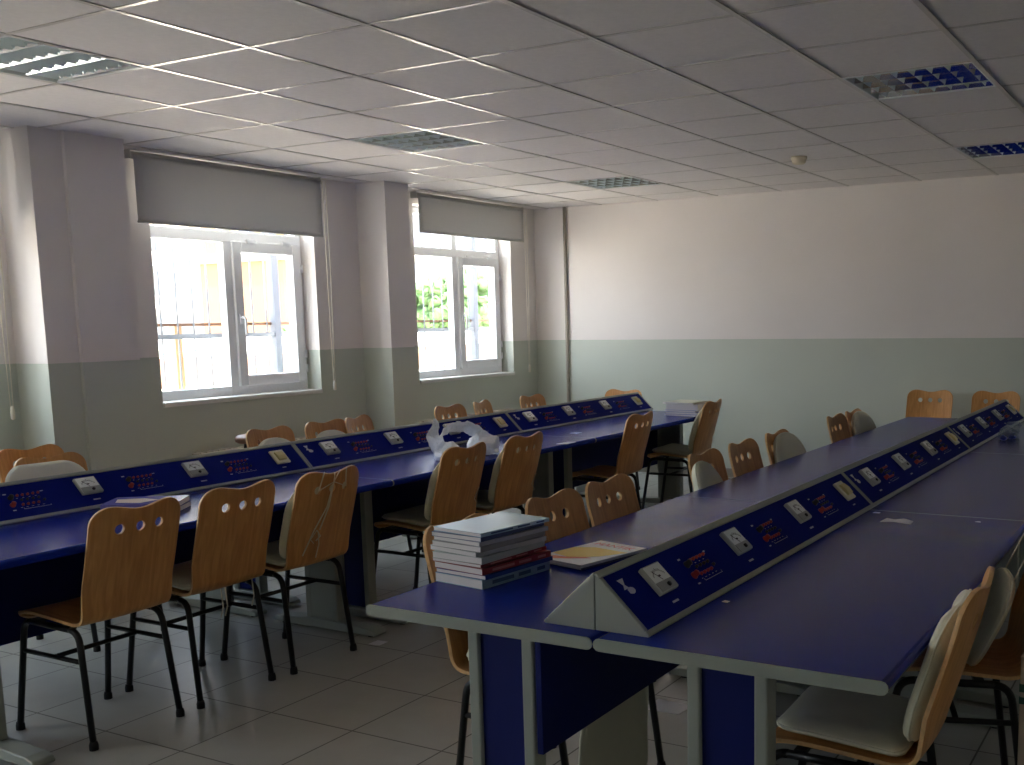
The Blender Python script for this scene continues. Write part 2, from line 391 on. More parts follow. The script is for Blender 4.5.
# roller blinds
BL = [(-.56, .95, 2.0), (1.98, 3.50, 2.0), (4.43, 5.99, 2.10), (7.10, 8.63, 2.205)]
BLAB = ['pale roller blind hanging over the window beside the viewer', 'pale roller blind over the window left of the wide column', 'pale roller blind half lowered over the nearer window', 'pale roller blind half lowered over the window by the back corner']
for (a, b, zb), lab, far in zip(BL, BLAB, (0, 1, 2, 3)):
    t = thing('roller_blind', lab, 'blind', (-5.865, (a+b)/2, 2.50), group='roller blinds over the windows')
    L = (b-a)/2
    m = MB(M['blindmetal']); m.tube([(0, -L-.01, 0), (0, L+.01, 0)], .024, 14); obj('roller_tube', m, t)
    m = MB(M['blindmetal'])
    for s in (-1, 1): m.box(-.045, .022, s*(L+.016)-.003, s*(L+.016)+.003, -.024, .03)
    obj('end_bracket', m, t, bevel=.003)
    m = MB(M['blind'])
    ny, nz = 24, 14; vs = []; z1 = zb-2.50
    for i in range(ny+1):
        for j in range(nz+1):
            y = -L+2*L*i/ny; z = z1*j/nz
            vs.append((.024+.0025*math.sin(y*7+far)*(j/nz), y, z))
    m.add(vs, [(i*(nz+1)+j, (i+1)*(nz+1)+j, (i+1)*(nz+1)+j+1, i*(nz+1)+j+1) for i in range(ny) for j in range(nz)], 0, True)
    obj('blind_fabric', m, t, solid=.0012)
    m = MB(M['blindmetal']); m.tube([(.024, -L, z1-.002), (.024, L, z1-.002)], .007, 8); obj('bottom_bar', m, t)
    m = MB(M['chain'])
    zc = -1.47
    for dx in (-.012, .014):
        m.tube([(.03+dx*.3, L+.03+dx, 0), (.03+dx*.3, L+.034+dx, zc/2), (.03, L+.034+dx*.6, zc)], .0022, 6)
    obj('pull_chain', m, t)
    m = MB(M['chain']); m.lathe([(0, -.075), (.011, -.07), (.0125, -.03), (.008, 0), (0, .004)], (.03, L+.036, zc), 10); obj('chain_weight', m, t)

# radiators under windows
for n, (a, b, lab) in enumerate([(4.75, 6.42, 'long cream panel radiator under the nearer window'), (6.93, 8.4, 'cream panel radiator under the window by the back corner')]):
    t = thing('radiator', lab, 'radiator', (XL+.07, (a+b)/2, .15), group='radiators under the windows'); L = (b-a)/2
    m = MB(M['rad']); m.box(-.045, .03, -L, L, 0, .47)
    k = -L+.03
    while k < L-.03:
        m.box(.028, .038, k, k+.028, .04, .43); k += .05
    obj('radiator_panel', m, t, bevel=.004)
    m = MB(M['rad'])
    for q in range(int(2*L/.05)): m.box(-.04, .025, -L+.02+q*.05, -L+.045+q*.05, .468, .476)
    obj('top_grille', m, t)
    m = MB(M['rad']); m.tube([(-.01, L, .42), (-.01, L+.05, .42), (-.01, L+.055, -.14)], .011, 8); obj('feed_pipe', m, t)

# ------------------------------------------------------------------ ceiling lights (four tubes behind a mirror louvre)
box = MB(M['lightbox'])
h = .285
box.box(-h, h, -h, h, .075, .08); 
for s in (-1, 1):
    box.box(s*h-.004, s*h+.004, -h, h, .0, .08); box.box(-h, h, s*h-.004, s*h+.004, .0, .08)
box.box(-.299, .299, -.299, -h, -.001, .004); box.box(-.299, .299, h, .299, -.001, .004); box.box(-.299, -h, -h, h, -.001, .004); box.box(h, .299, -h, h, -.001, .004)
box_me = box.mesh('luminaire_housing')
lou = MB(M['alu'])
for k in range(5):          # long V reflectors between the tubes (run along x)
    y = -.27+k*.135
    w = .030 if 0 < k < 4 else .018
    P = [(y-w, .055), (y-w*.45, .022), (y, .004), (y+w*.45, .022), (y+w, .055)]
    lou.prism(P, 'x', -.282, .282, 0)
lou_me = lou.mesh('louvre_reflector')
lam = MB(M['lamella'])
lam.prism([(-.010, .042), (0, .004), (.010, .042)], 'y', -.06, .06, 0)
lam_me = lam.mesh('cross_lamella')
tb = MB(M['tube']); tb.tube([(-.27, 0, .055), (.27, 0, .055)], .013, 12); tb_me = tb.mesh('fluorescent_tube')
LL = {(-1, 0): 'recessed louvre ceiling light at the upper left, nearest the viewer',
      (-1, 4): 'recessed louvre ceiling light glinting in front of the column between the windows',
      (-1, 8): 'recessed louvre ceiling light nearest the back left corner',
      (4, 4): 'large recessed louvre ceiling light at the upper right',
      (4, 8): 'recessed louvre ceiling light at the right edge near the back wall'}
for (i, j) in LIGHTS:
    lab = LL[(i, j)]
    t = thing('ceiling_light', lab, 'ceiling light', (GX+(i+.5)*G, GY+(j+.5)*G, H), group='recessed louvre ceiling lights')
    link('housing', box_me, t); link('louvre', lou_me, t); 
    for k in range(4):
        for q in range(7): link('lamella', lam_me, t, (-.24+q*.08, -.2025+k*.135, 0))
        link('fluorescent_tube', tb_me, t, (0, -.2025+k*.135, 0))
d = thing('smoke_detector', 'small round cream smoke detector on the ceiling', 'smoke detector', (-2.55, 7.13, H))
m = MB(M['detector']); m.lathe([(0, .002), (.055, .002), (.055, -.012), (.05, -.02)], n=20); obj('detector_base', m, d)
m = MB(M['detector']); m.lathe([(.048, -.018), (.046, -.036), (.036, -.046), (.0, -.048)], n=20); obj('detector_cap', m, d)

# ------------------------------------------------------------------ desks
DH = .73; TH = .03
def rounded_end(w, th, n=6):
    """cross-section in x,z with bull-nosed long edges"""
    r = th/2; P = []
    for k in range(n+1):
        a = PI/2+PI*k/n; P.append((r+r*math.cos(a), DH-r+r*math.sin(a)))
    for k in range(n+1):
        a = -PI/2+PI*k/n; P.append((w-r+r*math.cos(a), DH-r+r*math.sin(a)))
    return P
def make_desk_meshes(W, L, lx):
    d = {}
    P = rounded_end(W-.002, TH)
    m = MB(M['desk']); m.prism([(x+.001, z) for x, z in P], 'y', .0045, L-.0045, 0); d['desktop'] = m.mesh('desktop')
    m = MB(M['graydark']); m.prism([(x+.001, z) for x, z in P], 'y', .0015, .0045, 0); d['band0'] = m.mesh('edge_band')
    m = MB(M['graydark']); m.prism([(x+.001, z) for x, z in P], 'y', L-.0045, L-.0015, 0); d['band1'] = m.mesh('edge_band')
    lw = .20
    legs = []
    for y0, s in ((.085, 1), (L-.085, -1)):
        post = MB(M['gray'])
        for x in (lx, lx+lw-.034):
            post.box(x, x+.034, min(y0, y0+s*.055), max(y0, y0+s*.055), .045, DH-TH)
        inf = MB(M['panel']); inf.box(lx+.034, lx+lw-.034, min(y0+s*.012, y0+s*.02), max(y0+s*.012, y0+s*.02), .06, DH-TH-.004)
        inn = MB(M['gray']); inn.box(lx+.030, lx+lw-.030, min(y0+s*.046, y0+s*.052), max(y0+s*.046, y0+s*.052), .06, DH-TH-.004)
        foot = MB(M['gray'])
        fx0, fx1 = .06, W-.02
        prof = [(fx0, .012), (fx0, .03), (fx0+.03, .042), (lx, .055), (lx+lw, .055), (fx1-.05, .046), (fx1-.012, .036), (fx1, .022), (fx1-.006, .012)]
        foot.prism(prof, 'y', y0-.012 if s > 0 else y0-.055-.012, y0+.067 if s > 0 else y0+.012, 0)
        glide = MB(M['cap'])
        for x in (fx0+.05, fx1-.06): glide.lathe([(0, 0), (.018, 0), (.018, .013), (0, .013)], (x, y0+s*.0275, 0), 10)
        legs.append((post.mesh('leg_post'), inf.mesh('leg_infill'), inn.mesh('leg_inner_plate'), foot.mesh('foot'), glide.mesh('glide')))
    d['legs'] = legs
    return d
def place_desk(D, label, X, Y, L, rot, modesty=None, group=None):
    t = thing('lab_desk', label, 'desk', (X, Y+(L if rot else 0), 0), PI if rot else 0, group)
    def o(n, me, p=t, bev=0):
        q = link(n, me, p)
        if bev:
            b = q.modifiers.new('bevel', 'BEVEL'); b.width = bev; b.segments = 3; b.limit_method = 'ANGLE'
        return q
    o('desktop', D['desktop']); tag(o('edge_band', D['band0']), 'grey edge band'); tag(o('edge_band', D['band1']), 'grey edge band')
    for pm, im, nm, fm, gm in D['legs']:
        lg = o('leg', pm, bev=.006); tag(lg, 'grey metal leg')
        o('leg_infill', im, lg); o('inner_plate', nm, lg)
        f = o('foot', fm, lg, bev=.01); o('glide', gm, lg)
    if modesty:
        x, z = modesty
        m = MB(M['panel']); m.box(x-.009, x+.009, .088, L-.088, z, DH-TH); obj('modesty_panel', m, t, bevel=.002)
    return t
RW, LWID, L = .69, .745, 1.87
RX, LX = -1.226, -4.072
RY0, LY0 = 2.045, 1.915
DR = make_desk_meshes(RW, L, .20); DRA = make_desk_meshes(RW, L, .225); DL = make_desk_meshes(LWID, L, .28)
rl = ['nearest', 'middle', 'farthest']
for k in range(3):
    place_desk(DR, '%s navy lab desk on the right side of the right row' % rl[k], RX, RY0+k*L, L, 0, None, 'navy lab desks in two double rows')
    place_desk(DRA, '%s navy lab desk on the aisle side of the right row' % rl[k], RX, RY0+k*L, L, 1, (.21, .375), 'navy lab desks in two double rows')
    place_desk(DL, '%s navy lab desk on the aisle side of the left row' % rl[k], LX, LY0+k*L, L, 0, (.262, .32), 'navy lab desks in two double rows')
    place_desk(DL, '%s navy lab desk on the window side of the left row' % rl[k], LX, LY0+k*L, L, 1, None, 'navy lab desks in two double rows')

# ------------------------------------------------------------------ instrument consoles
CWD, CHT, CL = .14, .132, 1.866
ang = math.atan2(CHT, CWD)
# slope frame: origin at ridge; axis s down the slope, axis y along, axis n outward
SX, SZ_ = math.cos(ang), -math.sin(ang)
NX, NZ = math.sin(ang), math.cos(ang)
SL = math.hypot(CWD, CHT)
def SP(y, s, n): return Vector((SX*s+NX*n, y, CHT+SZ_*s+NZ*n))
TS = Matrix(((0, SX, NX, 0), (1, 0, 0, 0), (0, SZ_, NZ, CHT), (0, 0, 0, 1)))   # local (y, s, n) -> console xyz
def sbox(mb, y0, y1, s0, s1, n0, n1, mi=0): mb.box(y0, y1, s0, s1, n0, n1, mi, TS)
hous = MB(M['gray']); hous.prism([(.001, 0), (CWD, 0), (CWD, .004), (.004, CHT), (.001, CHT)], 'y', .001, CL, 0); hous_me = hous.mesh('housing')
frm = MB(M['gray'])
sbox(frm, 0, CL, -.002, .014, 0, .008); sbox(frm, 0, CL, SL-.014, SL+.001, -.002, .008); sbox(frm, 0, .013, .014, SL-.014, 0, .008); sbox(frm, CL-.013, CL, .014, SL-.014, 0, .008)
frm_me = frm.mesh('trim_frame')
pl = MB(M['plate']); sbox(pl, .013, CL-.013, .014, SL-.014, 0, .004); pl_me = pl.mesh('faceplate')
# printed marks on the plate
pr = MB(M['white'])
for yc in (.445, .955, 1.475):
    for q in range(5): sbox(pr, yc-.05+q*.022, yc-.042+q*.022, .128, .1295, .004, .0044)
    sbox(pr, yc-.04, yc+.07, .137, .1382, .004, .0044); sbox(pr, yc-.04, yc-.0388, .131, .138, .004, .0044); sbox(pr, yc+.069, yc+.07, .131, .138, .004, .0044)
    for q in range(4): sbox(pr, yc-.045+q*.025, yc-.038+q*.025, .0805, .082, .004, .0044)
    sbox(pr, yc-.085, yc-.072, .052, .057, .004, .0044); sbox(pr, yc+.06, yc+.072, .06, .064, .004, .0044); sbox(pr, yc-.085, yc-.072, .135, .139, .004, .0044)
for yc in (.205, .70, 1.23): sbox(pr, yc-.012, yc+.02, .145, .151, .004, .0044)
sbox(pr, 1.70, 1.725, .145, .15, .004, .0044)
# maker's mark: two facing triangles and a half disc
def spoly(mb, pts, n0, n1):
    vs = [TS @ Vector((a, b, n0)) for a, b in pts]+[TS @ Vector((a, b, n1)) for a, b in pts]; k = len(pts)
    mb.add(vs, [tuple(range(k-1, -1, -1)), tuple(range(k, 2*k))]+[(i, (i+1) % k, k+(i+1) % k, k+i) for i in range(k)])
ly, lz = .075, .058
spoly(pr, [(ly-.02, lz-.022), (ly+.008, lz-.022), (ly-.004, lz-.004), (ly-.010, lz-.004)], .004, .0046)
spoly(pr, [(ly-.010, lz-.004), (ly-.004, lz-.004), (ly+.004, lz+.008), (ly-.02, lz+.008)], .004, .0046)
spoly(pr, [(ly-.008, lz+.010)]+[(ly+.004+.016*math.sin(PI*k/8), lz+.016-.010*math.cos(PI*k/8)) for k in range(9)]+[(ly-.008, lz+.022)], .004, .0046)
pr_me = pr.mesh('printing')
# analogue panel meter (local y, s, n around its centre)
def smb(*mats): return MB(*mats)
def lbox(mb, y0, y1, s0, s1, n0, n1, mi=0):
    mb.box(y0, y1, s0, s1, n0, n1, mi, Matrix(((0, SX, NX, 0), (1, 0, 0, 0), (0, SZ_, NZ, 0), (0, 0, 0, 1))))
R3 = Matrix(((0, SX, NX), (1, 0, 0), (0, SZ_, NZ))).to_4x4()
mt = MB(M['bezel']); lbox(mt, -.046, .046, -.042, .042, 0, .014); mt_me = mt.mesh('meter_case')
dl = MB(M['dial'], M['ink']); lbox(dl, -.041, .041, -.038, .012, .0135, .0152)
for k in range(13):
    a = math.radians(40+100*k/12); r0, r1 = .036, .041 if k % 3 else .043
    p = [(math.cos(a)*r0*-1, .022-math.sin(a)*r0*1.15), (math.cos(a)*r1*-1, .022-math.sin(a)*r1*1.15)]
    lbox(dl, p[0][0]-.0006, p[0][0]+.0006, min(p[0][1], p[1][1]), max(p[0][1], p[1][1])+.0015, .015, .0156, 1)
dl_me = dl.mesh('dial')
nd = MB(M['ink']); nd.tube([R3 @ Vector((.0, .01, .016)), R3 @ Vector((-.022, -.022, .016))], .0007, 5); lbox(nd, -.006, .004, -.006, -.001, .0152, .0156); nd_me = nd.mesh('needle')
lc = MB(M['meterlow']); lbox(lc, -.041, .041, .012, .039, .0135, .0165); lc_me = lc.mesh('lower_cover')
ak = MB(M['blackp']); ak.lathe([(0, .0215), (.006, .0215), (.007, .015), (.007, .014)], n=10, T=R3); ak_me = ak.mesh('adjust_knob')
def post(mt_, r, hgt, n=10):
    q = MB(mt_); q.lathe([(r*1.25, 0), (r*1.25, hgt*.25), (r, hgt*.3), (r, hgt*.9), (r*.7, hgt), (0, hgt)], n=n, T=R3); return q
kb_me = post(M['blackp'], .0085, .018).mesh('binding_post'); kr_me = post(M['redp'], .0085, .018).mesh('binding_post')
sr_me = post(M['redp'], .0043, .007, 8).mesh('socket'); sb_me = post(M['blackp'], .0043, .007, 8).mesh('socket')
ou = MB(M['cream']); lbox(ou, -.042, .042, -.042, .042, 0, .011); ou_me = ou.mesh('power_outlet')
rk = MB(M['rocker']); 
P = [(-.026, .010), (-.024, .018), (0, .0225), (.022, .020), (.026, .010)]
vs = [R3 @ Vector((yy, s, n)) for yy in (-.024, .024) for s, n in P]
rk.add(vs, [(0, 1, 2, 3, 4), (9, 8, 7, 6, 5)]+[(i, (i+1) % 5, 5+(i+1) % 5, 5+i) for i in range(5)]); rk_me = rk.mesh('rocker')
def place_console(label, X, Y, rot, full):
    t = thing('instrument_console', label, 'instrument console', (X, Y+(CL if rot else 0), DH), PI if rot else 0, 'sloping instrument consoles along the desks')
    q = link('housing', hous_me, t); b = q.modifiers.new('bevel', 'BEVEL'); b.width = .003; b.segments = 2
    q = link('trim_frame', frm_me, t); b = q.modifiers.new('bevel', 'BEVEL'); b.width = .003; b.segments = 2
    f = link('faceplate', pl_me, t); tag(f, 'dark blue faceplate'); link('printing', pr_me, f)
    for yc in (.205, .70, 1.225):
        m = link('meter', mt_me, t, SP(yc, .079, .004)); b = m.modifiers.new('bevel', 'BEVEL'); b.width = .003; b.segments = 2
        tag(m, 'white dial meter in a grey case')
        link('dial', dl_me, m); link('needle', nd_me, m); link('lower_cover', lc_me, m); link('adjust_knob', ak_me, m, R3 @ Vector((.006, .027, 0)))
    for yc in (.445, .955, 1.475):
        tag(link('binding_post', kb_me, t, SP(yc-.066, .077, .004)), 'black binding post'); tag(link('binding_post', kr_me, t, SP(yc-.074, .112, .004)), 'red binding post')
        if full:
            for q in range(5): tag(link('socket', sr_me, t, SP(yc-.036+q*.021, .069, .004)), 'red socket')
            for q in range(4): tag(link('socket', sb_me, t, SP(yc-.03+q*.023, .093, .004)), 'black socket')
            for q in range(4): tag(link('socket', sr_me, t, SP(yc-.036+q*.021, .116, .004)), 'red socket')
            tag(link('socket', sb_me, t, SP(yc+.055, .108, .004)), 'black socket')
    p = link('power_outlet', ou_me, t, SP(1.725, .085, .004)); b = p.modifiers.new('bevel', 'BEVEL'); b.width = .004; b.segments = 2
    tag(p, 'cream power outlet'); link('rocker', rk_me, p)
    return t
RCX, LCX = -1.252, -4.085
RC0, LC0 = 2.105, 2.02
for k in range(3):
    place_console('%s sloping blue instrument console facing right on the right row' % rl[k], RCX, RC0+k*CL, 0, True)
    place_console('%s grey-backed instrument console facing the aisle on the right row' % rl[k], RCX, RC0+k*CL, 1, False)
    place_console('%s sloping blue instrument console facing the aisle on the left row' % rl[k], LCX, LC0+k*CL, 0, True)
    place_console('%s instrument console facing the windows on the left row' % rl[k], LCX, LC0+k*CL, 1, False)

# ------------------------------------------------------------------ chairs
PROF = [(.165, .418), (.172, .434), (.158, .446), (.095, .452), (0, .446), (-.10, .437), (-.140, .434), (-.176, .443), (-.199, .467), (-.214, .512), (-.236, .582), (-.263, .672), (-.288, .762), (-.308, .852)]
def sample_prof(n):
    # Catmull-Rom through PROF with arc-length table
    pts = []
    K = len(PROF)
    for i in range(K-1):
        p0 = Vector(PROF[max(i-1, 0)]); p1 = Vector(PROF[i]); p2 = Vector(PROF[i+1]); p3 = Vector(PROF[min(i+2, K-1)])
        for q in range(12):
            t = q/12
            pts.append(.5*((2*p1)+(p2-p0)*t+(2*p0-5*p1+4*p2-p3)*t*t+(-p0+3*p1-3*p2+p3)*t**3))
    pts.append(Vector(PROF[-1]))
    L = [0]
    for a, b in zip(pts, pts[1:]): L.append(L[-1]+(b-a).length)
    return pts, L
PPTS, PLEN = sample_prof(0)
PTOT = PLEN[-1]
def prof_at(s):
    s = max(0, min(PTOT, s))
    for i in range(len(PLEN)-1):
        if PLEN[i+1] >= s:
            t = (s-PLEN[i])/max(1e-9, PLEN[i+1]-PLEN[i]); return PPTS[i].lerp(PPTS[i+1], t)
    return PPTS[-1]
S_BEND = next(PLEN[i] for i, p in enumerate(PPTS) if p.x < -.176)
def halfw(s):
    k = s/PTOT
    return .177+.004*min(1, max(0, (s-S_BEND)/.15)) if s > S_BEND else .186-.009*max(0, min(1, s/S_BEND))
def shell_pt(x, s, off=0):
    """point of the shell surface at lateral x, arclength s, offset along the normal (to the sitter's side)"""
    p = prof_at(s); a = prof_at(s-.004); b = prof_at(s+.004); t = (b-a).normalized(); n = Vector((t.y, -t.x))
    if n.y < 0 and s < S_BEND: n = -n
    # sitter's side: up on the seat, forward on the back
    n = Vector((-t.y, t.x)) if (Vector((-t.y, t.x)).dot(Vector((.3, .7))) > 0) else Vector((t.y, -t.x))
    k = max(0, min(1, (s-S_BEND)/.12))
    dish = k*.030*(x/.2)**2+(1-k)*.006*(x/.2)**2
    n3 = Vector((0, n.x, n.y))
    return Vector((x, p.x, p.y))+n3*(off+dish)
def build_shell():
    us = [math.sin(PI/2*(-1+2*i/30)) for i in range(31)]
    NV = 60; vs = []
    for u in us:
        # rounded top corners, two gentle humps with a dip between, rounded front corners
        w0 = .181
        x_ = abs(u)*w0
        r = .07
        drop = 0
        if x_ > w0-r: drop = r*(1-math.sqrt(max(0, 1-((x_-(w0-r))/r)**2)))
        hump = -.016*math.cos(u*PI/.62)*.5-.008 if abs(u) < .62 else 0
        stop = PTOT-drop*.95+hump
        rf = .06; w1 = .186; xf = abs(u)*w1; sfront = 0
        if xf > w1-rf: sfront = rf*(1-math.sqrt(max(0, 1-((xf-(w1-rf))/rf)**2)))*.8
        for j in range(NV+1):
            s = sfront+(stop-sfront)*j/NV
            vs.append(shell_pt(u*halfw(s), s))
    m = MB(M['wood'], M['woodedge'])
    m.add(vs, [(i*(NV+1)+j, (i+1)*(NV+1)+j, (i+1)*(NV+1)+j+1, i*(NV+1)+j+1) for i in range(30) for j in range(NV)], 0, True)
    o = obj('seat_shell_base', m)
    d = o.modifiers.new('solid', 'SOLIDIFY'); d.thickness = .011; d.offset = 0; d.material_offset_rim = 1; d.use_even_offset = True
    cut = MB(M['woodedge'])
    for hx in (-.078, 0, .078):
        cut.tube([(hx, -.40, .772), (hx, -.10, .772)], .0175, 16)
    co = obj('cutter', cut)
    b = o.modifiers.new('holes', 'BOOLEAN'); b.object = co; b.operation = 'DIFFERENCE'; b.solver = 'EXACT'
    try: b.material_mode = 'TRANSFER'
    except Exception: pass
    bv = o.modifiers.new('bev', 'BEVEL'); bv.width = .002; bv.segments = 2; bv.limit_method = 'ANGLE'; bv.angle_limit = math.radians(50)
    me = baked(o); me.name = 'seat_shell'
    bpy.data.objects.remove(o); bpy.data.objects.remove(co)
    return me
shell_me = build_shell()
def arc(p0, pc, p1, n=6):
    p0, pc, p1 = Vector(p0), Vector(pc), Vector(p1)
    return [p0*(1-t)**2+pc*2*t*(1-t)+p1*t*t for t in [k/n for k in range(n+1)]]
def leg_mesh(sx, front):
    m = MB(M['steel']); x = sx*.165
    if front: pts = [(sx*.178, .226, .012)]+arc((x+sx*.002, .168, .375), (x, .160, .418), (x, .118, .418))
    else: pts = [(sx*.178, -.196, .012)]+arc((x+sx*.002, -.152, .362), (x, -.146, .412), (x, -.100, .414))
    m.tube(pts, .0115, 10); return m.mesh('leg')
leg_mes = {(s, f): leg_mesh(s, f) for s in (-1, 1) for f in (0, 1)}
cap_ = MB(M['cap']); cap_.lathe([(0, 0), (.0155, 0), (.0155, .018), (.0125, .03), (0, .03)], n=10); cap_me = cap_.mesh('foot_cap')
def tubeme(name, pts, r, mt_='steel', n=8):
    m = MB(M[mt_]); m.tube(pts, r, n); return m.mesh(name)
rail_mes = {s: tubeme('seat_rail', [(s*.165, .12, .418), (s*.165, -.102, .414)], .0115) for s in (-1, 1)}
sstr_mes = {s: tubeme('side_stretcher', [(s*.168, .178, .305), (s*.168, -.156, .305)], .009) for s in (-1, 1)}
cstr_me = tubeme('cross_stretcher', [(-.168, 0, .305), (.168, 0, .305)], .009)
cbar = MB(M['steel'])
for y, z in ((.09, .426), (-.06, .420)): cbar.box(-.165, .165, y-.014, y+.014, z-.006, z+.006)
cbar_me = cbar.mesh('seat_crossbar')

def pad(name, w, h, t, rt=.12, rb=.05, fn=None, nx=18, ny=20, sag=0.):
    """pillow: rounded outline w x h (top radius rt, bottom rb), thickness t; fn maps (x, v, off) to space"""
    m = MB(M['cushion'], M['piping'])
    grid = {}
    vs = []; rim = []
    def outline(v):   # half width at height v (0..h)
        hw = w/2
        if v < rb: return hw-rb+math.sqrt(max(0, rb*rb-(rb-v)**2))
        if v > h-rt: return hw-rt+math.sqrt(max(0, rt*rt-(v-(h-rt))**2))
        return hw
    vv = [h*.5*(1-math.cos(PI*j/ny)) for j in range(ny+1)]
    uu = [math.sin(PI/2*(-1+2*i/nx)) for i in range(nx+1)]
    for side in (1, -1):
        for j, v in enumerate(vv):
            hw = outline(v)
            for i, u in enumerate(uu):
                x = u*hw
                d = min((1-abs(u))*max(hw, .02)+.0, v, h-v)
                prof = min(1, math.sqrt(max(0, d/.05))) if d < .05 else 1
                off = t*.5*(.12+.88*prof)*side + t*.5
                if d <= 1e-6: off = t*.5*(1+.12*side)
                grid[(side, i, j)] = len(vs); vs.append(fn(x, v, off))
    fs = []
    for side in (1, -1):
        for j in range(ny):
            for i in range(nx):
                q = [grid[(side, i, j)], grid[(side, i+1, j)], grid[(side, i+1, j+1)], grid[(side, i, j+1)]]
                fs.append(tuple(q) if side == 1 else tuple(reversed(q)))
    bd = [(i, 0) for i in range(nx+1)]+[(nx, j) for j in range(1, ny+1)]+[(i, ny) for i in range(nx-1, -1, -1)]+[(0, j) for j in range(ny-1, 0, -1)]
    for k in range(len(bd)):
        a = bd[k]; b = bd[(k+1) % len(bd)]
        fs.append((grid[(1,)+a], grid[(-1,)+a], grid[(-1,)+b], grid[(1,)+b]))
    m.add(vs, fs, 0, True)
    me_v = [tuple((Vector(vs[grid[(1,)+a]])+Vector(vs[grid[(-1,)+a]]))/2) for a in bd]
    ring = []
    for p in me_v:
        if not ring or (Vector(p)-Vector(ring[-1])).length > .004: ring.append(p)
    p = MB(M['piping']); p.tube(ring, .0042, 6, closed=True)
    return m.mesh(name), p.mesh('piping')
def back_fn(dx=0, s0=.0, tilt=0., lift=0.):
    def f(x, v, off):
        s = S_BEND+.045+s0+v
        xx = x*math.cos(tilt)-(v-.15)*math.sin(tilt)+dx
        return shell_pt(xx, s, off+.006+lift*(v/.3))
    return f
def seat_fn(dx=0):
    def f(x, v, off): return shell_pt(x+dx, S_BEND-.012-v, off+.006)
    return f
CU = {}
CU['back'] = pad('back_cushion', .37, .355, .056, .15, .05, back_fn(s0=-.01))
CU['backL'] = pad('back_cushion', .385, .35, .06, .17, .06, back_fn(dx=.10, s0=-.005, tilt=-.12))
CU['backR'] = pad('back_cushion', .38, .375, .06, .17, .06, back_fn(dx=-.025, s0=-.01, tilt=.06))
CU['backlow'] = pad('back_cushion', .365, .325, .055, .17, .06, back_fn(s0=-.01))
CU['wide'] = pad('back_cushion', .44, .355, .06, .12, .06, back_fn(dx=.06, s0=-.01))
CU['tall'] = pad('back_cushion', .33, .335, .06, .10, .05, back_fn(s0=-.01))
CU['seat'] = pad('seat_cushion', .35, .325, .042, .07, .05, seat_fn())
CU['plump'] = pad('seat_cushion', .37, .33, .095, .09, .07, seat_fn())
def hang_fn(x, v, off): return Vector((x-.03, .275-off*.8-.02*math.sin(v*6), .43-v))
CU['hang'] = pad('hanging_cushion', .40, .37, .04, .05, .14, hang_fn)
def drop_fn(x, v, off):      # cushion fallen forward from the backrest, hung by its ties
    a = math.radians(38)
    return Vector((x*.95+.03, -.19+math.sin(a)*(.30-v)*.62+off*math.cos(a)+.02, .425+v*math.cos(a)*.98+off*math.sin(a)))
CU['drop'] = pad('back_cushion', .37, .33, .045, .15, .09, drop_fn)
tie_under_me = []
for x, y in ((-.06, -.13), (-.035, -.125), (.12, -.10)):
    tie_under = MB(M['tie']); z0 = .445; tie_under.tube([(x, y-.08, z0), (x+.004, y-.082, .37), (x-.004, y-.075, .33)], .004, 5, flat=.4)
    tie_under_me.append(tie_under.mesh('tie'))
tb_ = MB(M['tie'])
def bk(x, z):   # point just behind the backrest
    s = S_BEND
    best = min((abs(shell_pt(x, S_BEND+k*.01).z-z), k) for k in range(45))[1]
    return shell_pt(x, S_BEND+best*.01, -.010)
for pts in ([(-.078, .772), (-.06, .85)], [(.078, .772), (.07, .85)], [(-.078, .772), (0, .80), (.078, .772)], [(0, .845), (.0, .80), (-.02, .70), (-.07, .60), (-.11, .50)], [(0, .80), (-.01, .70), (-.04, .60)], [(.0, .80), (.03, .85)]):
    tb_.tube([bk(x, z) for x, z in pts], .0035, 5, flat=.6)
for pts in ([(-.055, .60), (-.03, .57), (-.05, .55)], [(-.055, .60), (-.08, .56), (-.06, .54)], [(-.045, .595), (-.03, .53), (-.035, .48)]):
    tb_.tube([bk(x, z) for x, z in pts], .003, 5, flat=.6)
tie_back_me = tb_.mesh('tie')
ts_ = MB(M['tie'])
ts_.tube([bk(.17, .62), bk(.14, .56), bk(.19, .52), shell_pt(.2, S_BEND+.06, .01)], .0035, 5, flat=.6)
tie_side_me = ts_.mesh('tie')
tie_near_me = []
for y in (-.12, .06, .1):
    tn = MB(M['tie']); tn.tube([(.185, y, .47), (.20, y-.01, .44), (.19, y-.03, .36), (.205, y-.05, .27)], .0042, 5, flat=.5); tie_near_me.append(tn.mesh('tie'))
tie_drop_me = []
for x in (-.08, .08):
    tdr = MB(M['tie']); tdr.tube([shell_pt(x, PTOT-.01, .008), shell_pt(x*.9, PTOT-.05, .08), drop_fn(x, .32, .02)], .0035, 5, flat=.6); tie_drop_me.append(tdr.mesh('tie'))

